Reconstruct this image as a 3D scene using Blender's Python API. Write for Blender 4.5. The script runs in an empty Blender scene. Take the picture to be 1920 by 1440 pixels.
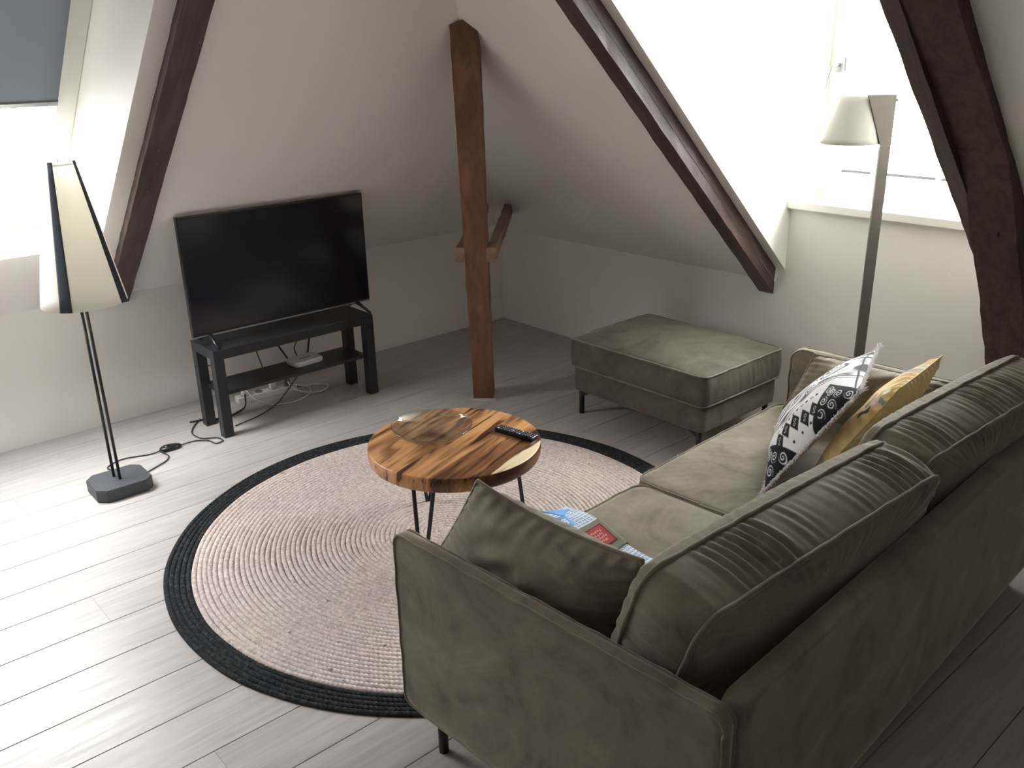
import bpy, bmesh, math, random
import numpy as np
from mathutils import Vector, Matrix
random.seed(7); rng = np.random.RandomState(7)
PI = math.pi
SC = bpy.context.scene
COL = SC.collection
# ------------------------------------------------------------ camera
cd = bpy.data.cameras.new('camera'); cam = bpy.data.objects.new('camera', cd); COL.objects.link(cam)
FW = Vector((-0.70433942, 0.61630773, -0.3522368)); RT = Vector((0.6641283, 0.74734069, -0.02038372)); UP = Vector((-0.25067825, 0.24828748, 0.93568891))
M = Matrix((RT, UP, -FW)).transposed().to_4x4(); M.translation = Vector((4.57820198, -3.94606001, 1.77519028))
cam.matrix_world = M
cd.sensor_width = 36; cd.lens = 1676.653*36/1920; cd.clip_start = 0.02
SC.camera = cam
# ------------------------------------------------------------ sky (overcast) and exposure
wd = bpy.data.worlds.new('overcast_sky'); SC.world = wd; wd.use_nodes = True
wn = wd.node_tree.nodes; wl = wd.node_tree.links; wn.clear()
wo = wn.new('ShaderNodeOutputWorld'); wb = wn.new('ShaderNodeBackground'); wt = wn.new('ShaderNodeTexCoord')
ws = wn.new('ShaderNodeSeparateXYZ'); wr = wn.new('ShaderNodeMapRange'); wm = wn.new('ShaderNodeMix'); wm.data_type = 'RGBA'
wl.new(wt.outputs['Generated'], ws.inputs[0]); wl.new(ws.outputs[2], wr.inputs[0])
wr.inputs[1].default_value = -0.15; wr.inputs[2].default_value = 1.0
wl.new(wr.outputs[0], wm.inputs[0]); wm.inputs[6].default_value = (0.42, 0.43, 0.43, 1); wm.inputs[7].default_value = (1.55, 1.58, 1.60, 1)
wl.new(wm.outputs[2], wb.inputs[0]); wb.inputs[1].default_value = 9.0
wl.new(wb.outputs[0], wo.inputs[0])
SC.view_settings.view_transform = 'Standard'; SC.view_settings.look = 'None'; SC.view_settings.gamma = 1
SC.view_settings.use_curve_mapping = False
SC.view_settings.exposure = 1.62
try:
    SC.cycles.max_bounces = 10; SC.cycles.diffuse_bounces = 7; SC.cycles.sample_clamp_indirect = 6; SC.cycles.caustics_reflective = False; SC.cycles.caustics_refractive = False
except Exception: pass

def portal(name, center, normal, sx, sy):
    l = bpy.data.lights.new(name, 'AREA'); l.shape = 'RECTANGLE'; l.size = sx; l.size_y = sy
    l.cycles.is_portal = True
    o = bpy.data.objects.new(name, l); COL.objects.link(o); o.location = center
    o.rotation_euler = Vector(normal).to_track_quat('-Z', 'Y').to_euler(); return o

# ------------------------------------------------------------ materials
def mat(name, color=(.5,.5,.5), rough=.6, metal=0, sheen=0, spec=.5, coat=0, sheen_rough=.4):
    m = bpy.data.materials.new(name); m.use_nodes = True
    b = m.node_tree.nodes['Principled BSDF']
    b.inputs['Base Color'].default_value = (*color, 1); b.inputs['Roughness'].default_value = rough
    b.inputs['Metallic'].default_value = metal; b.inputs['Specular IOR Level'].default_value = spec
    b.inputs['Sheen Weight'].default_value = sheen; b.inputs['Sheen Roughness'].default_value = sheen_rough
    b.inputs['Coat Weight'].default_value = coat
    m['b'] = 1
    return m
def nt(m): return m.node_tree.nodes, m.node_tree.links, m.node_tree.nodes['Principled BSDF']
def coords(m, scale=(1,1,1), rot=(0,0,0), kind='Object', loc=(0,0,0)):
    n, l, b = nt(m); t = n.new('ShaderNodeTexCoord'); mp = n.new('ShaderNodeMapping')
    mp.inputs['Scale'].default_value = scale; mp.inputs['Rotation'].default_value = rot; mp.inputs['Location'].default_value = loc
    l.new(t.outputs[kind], mp.inputs[0]); return mp.outputs[0]
def noise(m, vec, scale=5, detail=4, rough=.55, dist=0):
    n, l, b = nt(m); t = n.new('ShaderNodeTexNoise'); l.new(vec, t.inputs['Vector'])
    t.inputs['Scale'].default_value = scale; t.inputs['Detail'].default_value = detail
    t.inputs['Roughness'].default_value = rough; t.inputs['Distortion'].default_value = dist
    return t.outputs['Fac']
def ramp(m, fac, stops):
    n, l, b = nt(m); r = n.new('ShaderNodeValToRGB'); l.new(fac, r.inputs[0])
    e = r.color_ramp.elements
    while len(e) < len(stops): e.new(.5)
    for k, (p, c) in enumerate(stops): e[k].position = p; e[k].color = (*c, 1)
    return r.outputs[0]
def mixc(m, fac, a, b_, mode='MIX'):
    n, l, b = nt(m); x = n.new('ShaderNodeMix'); x.data_type = 'RGBA'; x.blend_type = mode
    for s, v in ((0, fac), (6, a), (7, b_)):
        if hasattr(v, 'type') and not isinstance(v, (tuple, float, int)): l.new(v, x.inputs[s])
        else: x.inputs[s].default_value = (*v, 1) if isinstance(v, tuple) else v
    return x.outputs[2]
def bump(m, h, strength=.3, dist=.01):
    n, l, b = nt(m); x = n.new('ShaderNodeBump'); x.inputs['Strength'].default_value = strength; x.inputs['Distance'].default_value = dist
    l.new(h, x.inputs['Height']); l.new(x.outputs[0], b.inputs['Normal'])
def setc(m, c, inp='Base Color'):
    n, l, b = nt(m); l.new(c, b.inputs[inp])
def math_(m, op, a, b_=0.0):
    n, l, b = nt(m); x = n.new('ShaderNodeMath'); x.operation = op
    for s, v in ((0, a), (1, b_)):
        if isinstance(v, (int, float)): x.inputs[s].default_value = v
        else: l.new(v, x.inputs[s])
    return x.outputs[0]

WALL = mat('warm_white_plaster', (.83,.80,.76), .85, spec=.2)
v = coords(WALL); bump(WALL, noise(WALL, v, 60, 3), .06, .004)
WALLB = WALL
REVEAL = mat('white_satin_paint', (.80,.79,.74), .5, spec=.4)
GAP = mat('dark_joint', (.10,.095,.09), .9)
# floor planks
PLK = mat('grey_oak_laminate', rough=.4, spec=.38)
n, l, b = nt(PLK)
oi = n.new('ShaderNodeObjectInfo')
tc = n.new('ShaderNodeTexCoord'); mp = n.new('ShaderNodeMapping'); mp.inputs['Scale'].default_value = (14, 1.1, 1)
cmb = n.new('ShaderNodeCombineXYZ'); rm = math_(PLK, 'MULTIPLY', oi.outputs['Random'], 37.0)
l.new(rm, cmb.inputs[0]); l.new(rm, cmb.inputs[1]); l.new(cmb.outputs[0], mp.inputs['Location'])
l.new(tc.outputs['Object'], mp.inputs[0])
g1 = noise(PLK, mp.outputs[0], 3.0, 6, .6, .6)
mp2 = n.new('ShaderNodeMapping'); mp2.inputs['Scale'].default_value = (2.2, .7, 1); l.new(cmb.outputs[0], mp2.inputs['Location']); l.new(tc.outputs['Object'], mp2.inputs[0])
g2 = noise(PLK, mp2.outputs[0], 4, 3, .5, .3)
c1 = ramp(PLK, g1, [(.30,(.37,.348,.335)),(.55,(.445,.427,.413)),(.75,(.50,.486,.472))])
c2 = mixc(PLK, g2, (.88,.87,.87), (1.06,1.04,1.03)); c3 = mixc(PLK, 1.0, c1, c2, 'MULTIPLY')
bb = ramp(PLK, oi.outputs['Random'], [(0,(.95,.95,.95)),(1,(1.0,1.0,1.0))]); setc(PLK, mixc(PLK, 1.0, c3, bb, 'MULTIPLY'))
setc(PLK, ramp(PLK, g1, [(.3,(.30,)*3),(.7,(.46,)*3)]), 'Roughness'); bump(PLK, g1, .25, .0012)
# dark timbers
def timber(name, dark, mid, light, rough=.55, axis=(1,1,.12)):
    m = mat(name, rough=rough, spec=.35); v = coords(m, axis)
    a = noise(m, v, 22, 6, .65, .8); v2 = coords(m, (1,1,.5)); c = noise(m, v2, 5, 3, .5)
    col = ramp(m, a, [(.25,dark),(.5,mid),(.8,light)])
    setc(m, mixc(m, 1.0, col, ramp(m, c, [(.3,(.75,.72,.72)),(.7,(1.15,1.1,1.05))]), 'MULTIPLY'))
    bump(m, a, .5, .004); return m
POSTW = timber('red_brown_pine', (.090,.043,.024), (.165,.082,.047), (.25,.135,.080), .6)
RAFT = timber('dark_stained_oak', (.045,.029,.025), (.085,.058,.050), (.15,.108,.094), .36)
KROM = timber('aged_red_brown_oak', (.030,.014,.011), (.080,.040,.030), (.135,.072,.053), .6)
PALEW = timber('pale_pine', (.16,.095,.065), (.24,.15,.105), (.32,.21,.15), .6)
# velvet
def velvet(name, k=1.0):
    m = mat(name, rough=.75, sheen=.6 if k > .8 else .3, spec=.25, sheen_rough=.35)
    v = coords(m); a = noise(m, v, 3.0, 6, .62, 1.6); c = noise(m, v, 11, 5, .65, .8)
    mm = math_(m, 'ADD', math_(m, 'MULTIPLY', a, .7), math_(m, 'MULTIPLY', c, .3))
    setc(m, ramp(m, mm, [(.36,(.098*k,.082*k,.060*k)),(.47,(.160*k,.138*k,.103*k)),(.55,(.185*k,.162*k,.122*k)),(.66,(.250*k,.222*k,.168*k))]))
    nn, ll, bb_ = nt(m); bb_.inputs['Sheen Tint'].default_value = (.93,.86,.72,1)
    bump(m, noise(m, v, 260, 2), .12, .001); return m
VELO = velvet('taupe_velvet_nap_shade', .56); VEL = velvet('olive_taupe_velvet', 1.15); VPIPE = velvet('taupe_velvet_piping', 1.0)  # VELO: ottoman copy of the same velvet, nap shading put into a darker colour
BLK = mat('black_powder_coated_steel', (.010,.010,.011), .45)
LACK = mat('black_foil_furniture', (.016,.018,.022), .38, spec=.45)
v = coords(LACK, (1,30,30)); bump(LACK, noise(LACK, v, 6, 3), .08, .001)
TVB = mat('black_tv_plastic', (.010,.011,.013), .3)
SCR = mat('black_glossy_screen', (.009,.011,.017), .16, spec=.5)
SILV = mat('grey_metal_trim', (.35,.36,.37), .35, metal=.8)
WPL = mat('white_plastic', (.72,.72,.72), .4)
GPL = mat('grey_plastic', (.16,.16,.17), .5)
CORDB = mat('black_rubber_cord', (.02,.02,.022), .5)
CORDW = mat('white_rubber_cord', (.62,.62,.62), .5)
CREAM = mat('cream_lamp_fabric', (.83,.81,.76), .8, spec=.2)
n, l, b = nt(CREAM); tr = n.new('ShaderNodeBsdfTranslucent'); tr.inputs[0].default_value = (.92,.91,.86,1); mx = n.new('ShaderNodeMixShader'); mx.inputs[0].default_value = .5
l.new(b.outputs[0], mx.inputs[1]); l.new(tr.outputs[0], mx.inputs[2]); l.new(mx.outputs[0], n['Material Output'].inputs[0])
WHSH = mat('white_lamp_fabric', (.66,.65,.60), .8, spec=.2)
n, l, b = nt(WHSH); tr = n.new('ShaderNodeBsdfTranslucent'); tr.inputs[0].default_value = (.62,.60,.54,1); mx = n.new('ShaderNodeMixShader'); mx.inputs[0].default_value = .22
l.new(b.outputs[0], mx.inputs[1]); l.new(tr.outputs[0], mx.inputs[2]); l.new(mx.outputs[0], n['Material Output'].inputs[0])
NAVY = mat('dark_navy_band', (.022,.028,.040), .7)
SLATE = mat('dark_slate_lamp_base', (.045,.048,.055), .55); v = coords(SLATE); bump(SLATE, noise(SLATE, v, 30, 4), .15, .002)
PEWT = mat('brushed_pewter', (.20,.18,.16), .45, metal=.55)
BLIND = mat('dark_grey_blackout_blind', (.10,.105,.11), .8)
n, l, b = nt(BLIND); tr = n.new('ShaderNodeBsdfTranslucent'); tr.inputs[0].default_value = (.20,.21,.22,1); mx = n.new('ShaderNodeMixShader'); mx.inputs[0].default_value = .35
l.new(b.outputs[0], mx.inputs[1]); l.new(tr.outputs[0], mx.inputs[2]); l.new(mx.outputs[0], n['Material Output'].inputs[0])
def glassmat(name, fac, tint=(1,1,1)):
    m = bpy.data.materials.new(name); m.use_nodes = True; n = m.node_tree.nodes; l = m.node_tree.links; n.clear()
    o = n.new('ShaderNodeOutputMaterial'); t = n.new('ShaderNodeBsdfTransparent'); g = n.new('ShaderNodeBsdfGlossy'); x = n.new('ShaderNodeMixShader'); f = n.new('ShaderNodeLayerWeight'); pw = n.new('ShaderNodeMath'); pw.operation = 'MULTIPLY_ADD'
    t.inputs[0].default_value = (*tint, 1); g.inputs['Roughness'].default_value = .02; f.inputs[0].default_value = .5; p3 = n.new('ShaderNodeMath'); p3.operation = 'POWER'; p3.inputs[1].default_value = 4; l.new(f.outputs['Facing'], p3.inputs[0]); l.new(p3.outputs[0], pw.inputs[0]); pw.inputs[1].default_value = .8; pw.inputs[2].default_value = fac
    l.new(pw.outputs[0], x.inputs[0]); l.new(t.outputs[0], x.inputs[1]); l.new(g.outputs[0], x.inputs[2]); l.new(x.outputs[0], o.inputs[0]); return m
GLASS = glassmat('window_glass', .03); BOWL = glassmat('clear_bowl_glass', .11, (.90,.93,.92))
# rug
def rugmat(name, stops, fl):
    m = mat(name, rough=.9, spec=.15); v = coords(m); a = noise(m, v, 75, 3, .6); c = noise(m, v, 2.2, 3, .5); f2 = noise(m, v, 38, 2, .5)
    col = ramp(m, a, stops); col = mixc(m, 1.0, col, ramp(m, c, [(.3,(.93,.90,.93)),(.7,(1.04,1.02,.97))]), 'MULTIPLY')
    setc(m, mixc(m, ramp(m, f2, [(.70,(0,0,0)),(.76,(1,1,1))]), col, fl)); bump(m, a, .4, .003); return m
RUGN = rugmat('natural_jute_braid', [(.3,(.45,.385,.36)),(.5,(.60,.53,.50)),(.7,(.74,.675,.64))], (.26,.21,.18))
RUGB = rugmat('black_jute_braid', [(.3,(.012,.013,.015)),(.5,(.022,.024,.027)),(.72,(.055,.058,.06))], (.05,.05,.05))
# table wood: banded hardwood, grain along a fixed direction
TW = mat('banded_suar_wood', rough=.35, spec=.4)
n, l, b = nt(TW); GA = math.atan2(.50, -.165)
v = coords(TW, (1,1,1), (0,0,-GA)); 
def sc(m, vec, s):
    n, l, b = nt(m); mp = n.new('ShaderNodeMapping'); mp.inputs['Scale'].default_value = s; l.new(vec, mp.inputs[0]); return mp.outputs[0]
w1 = noise(TW, sc(TW, v, (1.1, 7.5, 3)), 1.9, 3, .5, .9)
w2 = noise(TW, sc(TW, v, (2.5, 40, 20)), 3, 5, .6, .4)
w3 = noise(TW, sc(TW, v, (1.3, 13, 5)), 2.6, 2, .5, 1.0)
base = ramp(TW, w1, [(.30,(.11,.045,.022)),(.40,(.29,.13,.058)),(.50,(.56,.285,.125)),(.62,(.64,.35,.155)),(.75,(.42,.22,.10))])
stripe = ramp(TW, w3, [(.36,(.16,.14,.14)),(.43,(.75,.72,.70)),(.52,(1,1,1))])
base = mixc(TW, 1.0, base, stripe, 'MULTIPLY')
base = mixc(TW, 1.0, base, ramp(TW, w2, [(.3,(.86,.84,.82)),(.7,(1.10,1.08,1.05))]), 'MULTIPLY')
sx = n.new('ShaderNodeSeparateXYZ'); l.new(v, sx.inputs[0])
edge = math_(TW, 'ADD', math_(TW, 'MULTIPLY', sx.outputs[1], -1.0), math_(TW, 'MULTIPLY', math_(TW, 'SUBTRACT', w1, .5), .10))
sap = ramp(TW, edge, [(.262,(0,0,0)),(.270,(1,1,1))])
dk = ramp(TW, edge, [(.205,(1,1,1)),(.235,(.30,.24,.22)),(.262,(.28,.22,.20))])
base = mixc(TW, 1.0, base, dk, 'MULTIPLY')
ge = n.new('ShaderNodeNewGeometry'); gs = n.new('ShaderNodeSeparateXYZ'); l.new(ge.outputs['Normal'], gs.inputs[0])
sap = math_(TW, 'MULTIPLY', sap, math_(TW, 'GREATER_THAN', gs.outputs[2], .5))
setc(TW, mixc(TW, sap, base, (.80,.64,.42)))
# ------------------------------------------------------------ mesh helpers
def link(name, me, m=None, parent=None, loc=None, rot=None, smooth=False):
    o = bpy.data.objects.new(name, me); COL.objects.link(o)
    if m is not None and len(me.materials) == 0: me.materials.append(m)
    if parent: o.parent = parent
    if loc is not None: o.location = loc
    if rot is not None: o.rotation_euler = rot
    if smooth: me.shade_smooth()
    return o
def pydata(name, V, F, m=None, parent=None, smooth=False, **k):
    me = bpy.data.meshes.new(name); me.from_pydata([tuple(map(float, p)) for p in V], [], [tuple(map(int, f)) for f in F]); me.update()
    return link(name, me, m, parent, smooth=smooth, **k)
def npmesh(name, V, Q):
    V = np.asarray(V, dtype=np.float32); Q = np.asarray(Q, dtype=np.int32); k = Q.shape[1]
    me = bpy.data.meshes.new(name); me.vertices.add(len(V)); me.vertices.foreach_set('co', V.ravel())
    me.loops.add(Q.size); me.loops.foreach_set('vertex_index', Q.ravel()); me.polygons.add(len(Q))
    me.polygons.foreach_set('loop_start', np.arange(len(Q), dtype=np.int32)*k)
    me.update(calc_edges=True); me.validate(); return me
def thing(name, label, cat, loc=(0,0,0), rotz=0, group=None):
    o = bpy.data.objects.new(name, None); COL.objects.link(o); o.location = loc; o.rotation_euler = (0,0,rotz)
    o.empty_display_size = .1; tag(o, label, cat, group); return o
def tag(o, label=None, cat=None, group=None, kind=None):
    if label: o['label'] = label
    if cat: o['category'] = cat
    if group: o['group'] = group
    if kind: o['kind'] = kind
    return o
def struct(o): o['kind'] = 'structure'; return o
def bbox(name, lo, hi, m, parent=None, bev=.003, seg=2, **k):
    bm = bmesh.new(); bmesh.ops.create_cube(bm, size=1)
    lo = Vector(lo); hi = Vector(hi)
    for q in bm.verts: q.co = Vector([(lo[i]+hi[i])/2 + q.co[i]*(hi[i]-lo[i]) for i in range(3)])
    if bev: bmesh.ops.bevel(bm, geom=bm.edges[:], offset=bev, segments=seg, affect='EDGES', profile=.6)
    me = bpy.data.meshes.new(name); bm.to_mesh(me); bm.free(); return link(name, me, m, parent, **k)
def prism(name, poly, z0, z1, m, parent=None, bev=.0, seg=2, axis='z', **k):
    """poly in 2D extruded; axis z: (x,y,z); axis x: poly=(y,z), extrude x; axis y: poly=(x,z)"""
    def P(p, t): return {'z': (p[0],p[1],t), 'x': (t,p[0],p[1]), 'y': (p[0],t,p[1])}[axis]
    bm = bmesh.new(); a = [bm.verts.new(P(p, z0)) for p in poly]; c = [bm.verts.new(P(p, z1)) for p in poly]
    bm.faces.new(a[::-1]); bm.faces.new(c)
    for i in range(len(poly)): j = (i+1) % len(poly); bm.faces.new((a[i],a[j],c[j],c[i]))
    bmesh.ops.recalc_face_normals(bm, faces=bm.faces[:])
    if bev: bmesh.ops.bevel(bm, geom=bm.edges[:], offset=bev, segments=seg, affect='EDGES')
    me = bpy.data.meshes.new(name); bm.to_mesh(me); bm.free(); return link(name, me, m, parent, **k)
def tube_geo(pts, r, seg=8, closed=False):
    P = np.array(pts, float); N = len(P)
    if closed: T = np.roll(P,-1,0)-np.roll(P,1,0)
    else: T = np.gradient(P, axis=0)
    T /= np.linalg.norm(T, axis=1)[:,None]+1e-12
    up = np.array([0,0,1.]) if abs(T[0,2]) < .9 else np.array([1.,0,0])
    A = np.cross(T[0], up); A /= np.linalg.norm(A); Ns = [A]
    for i in range(1, N):
        a = Ns[-1] - T[i]*np.dot(Ns[-1], T[i]); a /= np.linalg.norm(a)+1e-12; Ns.append(a)
    Ns = np.array(Ns); B = np.cross(T, Ns); R = np.broadcast_to(np.asarray(r, float), (N,))
    th = np.arange(seg)*2*PI/seg
    V = P[:,None,:] + R[:,None,None]*(np.cos(th)[None,:,None]*Ns[:,None,:] + np.sin(th)[None,:,None]*B[:,None,:])
    F = []
    for i in range(N if closed else N-1):
        i2 = (i+1) % N
        for j in range(seg): F.append((i*seg+j, i*seg+(j+1)%seg, i2*seg+(j+1)%seg, i2*seg+j))
    V = V.reshape(-1,3)
    return V, F
def tube(name, pts, r, m, parent=None, seg=8, closed=False, smooth=True, **k):
    V, F = tube_geo(pts, r, seg, closed)
    if not closed: F = list(F) + [tuple(range(seg-1,-1,-1)), tuple(range(len(V)-seg, len(V)))]
    return pydata(name, V, F, m, parent, smooth, **k)
def spline(pts, n=12):
    P = np.array(pts, float); P = np.vstack([2*P[0]-P[1], P, 2*P[-1]-P[-2]]); out = []
    for i in range(1, len(P)-2):
        for t in np.linspace(0, 1, n, endpoint=False):
            a,b_,c,d = P[i-1],P[i],P[i+1],P[i+2]
            out.append(.5*((2*b_)+(-a+c)*t+(2*a-5*b_+4*c-d)*t*t+(-a+3*b_-3*c+d)*t**3))
    out.append(P[-2]); return np.array(out)
def lathe(name, prof, m, parent=None, seg=48, **k):
    V = []; F = []
    for r, z in prof:
        for j in range(seg): a = 2*PI*j/seg; V.append((r*math.cos(a), r*math.sin(a), z))
    for i in range(len(prof)-1):
        for j in range(seg): F.append((i*seg+j, i*seg+(j+1)%seg, (i+1)*seg+(j+1)%seg, (i+1)*seg+j))
    return pydata(name, V, F, m, parent, True, **k)

# ------------------------------------------------------------ the room
S_ = .93; ZA = .658; ZB = .630; ZC = 2.60; DX0, DX1 = 2.175, 3.40; YW = .27
def za(x, k=0): return ZA + S_*x + k
def zb(y, k=0): return ZB - S_*y + k
XA = (ZC-ZA)/S_; YB = -(ZC-ZB)/S_; H0 = -(ZA-ZB)/S_   # hip: y = H0 - x
RX, RY = 6.6, -6.2
struct(pydata('wall_left', [(0,RY,0),(0,0,0),(0,0,ZB),(0,H0,ZA),(0,RY,ZA)], [(0,1,2,3,4)], WALL))
struct(pydata('wall_right', [(0,0,0),(RX,0,0),(RX,0,ZB),(DX1,0,ZB),(DX1,0,1.02),(DX0,0,1.02),(DX0,0,ZB+.07),(2.118,0,ZB+.07),(2.118,0,ZB),(0,0,ZB)], [tuple(range(10))], WALL))
struct(pydata('wall_back', [(RX,0,0),(RX,RY,0),(RX,RY,ZC),(RX,YB,ZC),(RX,0,ZB)], [(0,1,2,3,4)], WALL))
struct(pydata('wall_front', [(RX,RY,0),(0,RY,0),(0,RY,ZA),(XA,RY,ZC),(RX,RY,ZC)], [(0,1,2,3,4)], WALL))
# sloping ceiling over the television, with the roof-window opening
OX0, OX1, OY0, OY1 = .345, 1.62, -4.15, -2.69
def A(x, y, k=0): return (x, y, za(x, k))
V = [A(0,OY1),A(0,H0),A(XA,H0-XA),A(XA,OY1), A(0,OY0),A(OX0,OY0),A(OX0,OY1), A(OX1,OY0),A(XA,OY0),A(OX1,OY1), A(0,RY),A(XA,RY)]
struct(pydata('ceiling', V, [(0,1,2,3,9,6),(4,0,6,5),(7,9,3,8),(10,4,5,7,8,11)], WALL))
def B(x, y, k=0): return (x, y, zb(y, k))
YD = -(2.35-ZB)/S_
V = [B(0,0),B(2.125,0),B(2.125,YB),B(H0-YB,YB),B(0,H0) , B(DX1,0),B(RX,0),B(RX,YB),B(DX1,YB),(2.125,YD,2.35),(DX1,YD,2.35)]
struct(pydata('ceiling', V, [(0,1,2,3,4),(5,6,7,8),(9,10,8,2)], WALL))
struct(pydata('ceiling', [(XA,RY,ZC),(RX,RY,ZC),(RX,YB,ZC),(H0-YB,YB,ZC)], [(0,1,2,3)], WALL))
# dormer: plaster edge beside the rafter, cheeks, ceiling
struct(pydata('trim_1', [(2.12,0,ZB+.07),(DX0,0,ZB+.07),(DX0,YD,2.42),(2.12,YD,2.42)], [(0,1,2,3)], WALL))
struct(pydata('wall_dormer_left', [(DX0,0,ZB+.07),(DX0,0,1.0),(DX0,YW+.1,1.0),(DX0,YW+.1,2.42),(DX0,YD,2.42)], [(0,1,2,3,4)], REVEAL))
struct(pydata('wall_dormer_right', [(DX1,0,ZB),(DX1,0,1.0),(DX1,YW+.1,1.0),(DX1,YW+.1,2.42),(DX1,YD,2.42)], [(0,1,2,3,4)], REVEAL))
struct(pydata('ceiling', [(2.12,YW+.1,2.36),(DX1,YW+.1,2.36),(DX1,YD,2.36),(2.12,YD,2.36)], [(0,1,2,3)], REVEAL))
# roof window reveals
KG = .35; GY1 = -2.785; GX0, GX1 = .10, 1.50; GY0 = -4.06
I = [A(OX0,OY0),A(OX0,OY1),A(OX1,OY1),A(OX1,OY0)]; G = [A(GX0,GY0,KG),A(GX0,GY1,KG),A(GX1,GY1,KG),A(GX1,GY0,KG)]
struct(pydata('trim_2', I+G, [(0,1,5,4),(1,2,6,5),(2,3,7,6),(3,0,4,7)], REVEAL))
# floor: slab and single planks (boards run along the television wall)
fl = struct(pydata('floor', [(-.02,RY,-.006),(RX,RY,-.006),(RX,.02,-.006),(-.02,.02,-.006)], [(0,1,2,3)], GAP))
PW = .2015; LEN = 4.1
def plank_mesh(w, ln):
    g = .0011; c = .0012; x0, x1, y0, y1 = g, w-g, .0002, ln-.0002
    V = [(x0,y0,-.006),(x1,y0,-.006),(x1,y1,-.006),(x0,y1,-.006),(x0,y0,-c),(x1,y0,-c),(x1,y1,-c),(x0,y1,-c),(x0+c,y0+.0002,0),(x1-c,y0+.0002,0),(x1-c,y1-.0002,0),(x0+c,y1-.0002,0)]
    F = [(8,9,10,11)] + [(a, (a+1)%4, 4+(a+1)%4, 4+a) for a in range(4)] + [(4+a, 4+(a+1)%4, 8+(a+1)%4, 8+a) for a in range(4)]
    me = bpy.data.meshes.new('plank'); me.from_pydata(V, [], F); me.materials.append(PLK); return me
pm = {}
for k in range(-8, 25):
    x = 1.569 + k*PW
    x0 = max(x, -.02); x1 = min(x+PW, RX)
    if x1-x0 < .02: continue
    off = 1.2+((k*7) % 5)*.55; y = RY - off
    while y < .02:
        a = max(y, RY); e = min(y+LEN, .02)
        if e-a > .02:
            key = (round(x1-x0,3), round(e-a,3))
            if key not in pm: pm[key] = plank_mesh(x1-x0, e-a)
            o = bpy.data.objects.new('plank', pm[key]); COL.objects.link(o); o.parent = fl; o.location = (x0, a, 0)
        y += LEN
# ---- window 1 : dormer window in the right wall
w1_ = thing('window_1', None, None, (0,0,0)); struct(w1_)
WX0, WX1, WZ0, WZ1 = 2.175, 3.40, 1.05, 2.36
bbox('window_sill', (2.125,-.035,1.012), (3.44,YW,1.05), REVEAL, w1_, .004)
for a in (((WX0,YW-.03,WZ0),(WX0+.05,YW+.05,WZ1)), ((WX1-.05,YW-.03,WZ0),(WX1,YW+.05,WZ1)), ((WX0+.05,YW-.03,WZ0),(WX1-.05,YW+.05,WZ0+.045)), ((WX0+.05,YW-.03,WZ1-.05),(WX1-.05,YW+.05,WZ1))):
    bbox('window_frame', *a, REVEAL, w1_, .003)
sash = bbox('sash', (WX0+.05,YW-.045,WZ0+.045), (WX1-.05,YW+.02,WZ0+.10), REVEAL, w1_, .004)
for a in (((WX0+.05,YW-.045,WZ0+.10),(WX0+.10,YW+.02,WZ1-.05)), ((WX1-.10,YW-.045,WZ0+.10),(WX1-.05,YW+.02,WZ1-.05))):
    bbox('sash', *a, REVEAL, w1_, .004)
bbox('window_pane', (WX0+.10,YW-.006,WZ0+.10), (WX1-.10,YW+.0,WZ1-.05), GLASS, w1_, 0)
rail = bbox('blind_rail', (WX0+.125,YW-.05,WZ0+.120), (WX1-.10,YW-.035,WZ0+.134), GPL, w1_, .002)
for x in (2.47, 2.78): bbox('rail_clip', (x-.014,YW-.058,WZ0+.112), (x+.014,YW-.036,WZ0+.142), WPL, rail, .003)
hd = bbox('window_handle', (2.222,YW-.062,1.635), (2.262,YW-.046,1.70), SILV, w1_, .003)
tube('handle_lever', [(2.24,YW-.06,1.665),(2.24,YW-.10,1.665),(2.225,YW-.105,1.66),(2.212,YW-.105,1.60),(2.208,YW-.105,1.555)], .0075, SILV, hd)
# ---- window 2 : roof window with blind
w2_ = thing('window_2', None, None, (0,0,0)); struct(w2_)
import itertools
def slab(name, x0, x1, y0, y1, k0, k1, m, parent, bev=.003):
    V = [A(x, y, k) for k in (k0,k1) for (x,y) in ((x0,y0),(x1,y0),(x1,y1),(x0,y1))]
    F = [(3,2,1,0),(4,5,6,7)] + [(i,(i+1)%4,4+(i+1)%4,4+i) for i in range(4)]
    return pydata(name, V, F, m, parent)
fr = .068
slab('window_frame', GX0, GX1, GY1-fr, GY1+.005, KG-.03, KG+.05, REVEAL, w2_)
slab('window_frame', GX0, GX1, GY0, GY0+fr, KG-.03, KG+.05, REVEAL, w2_)
slab('window_frame', GX0, GX0+fr, GY0+fr, GY1-fr, KG-.03, KG+.05, REVEAL, w2_)
slab('window_frame', GX1-fr, GX1, GY0+fr, GY1-fr, KG-.03, KG+.05, REVEAL, w2_)
slab('window_pane', GX0+fr, GX1-fr, GY0+fr, GY1-fr, KG+.02, KG+.026, GLASS, w2_)
XB_ = .692
bl = slab('roof_blind', XB_, GX1-fr+.02, GY0+fr-.01, GY1-fr, KG-.036, KG-.034, BLIND, w2_); bl['label'] = 'dark grey blackout blind pulled halfway down'
slab('blind_rail', XB_-.012, XB_+.004, GY0+fr-.01, GY1-fr, KG-.042, KG-.028, SILV, bl)
portal('daylight_portal', (2.79,YW+.09,1.70), (0,-1,0), 1.2, 1.28)
nA = Vector((S_,0,-1)).normalized()
po = portal('daylight_portal', A((GX0+GX1)/2,(GY0+GY1)/2,KG+.06), nA, 1.3, 2.0)
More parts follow.
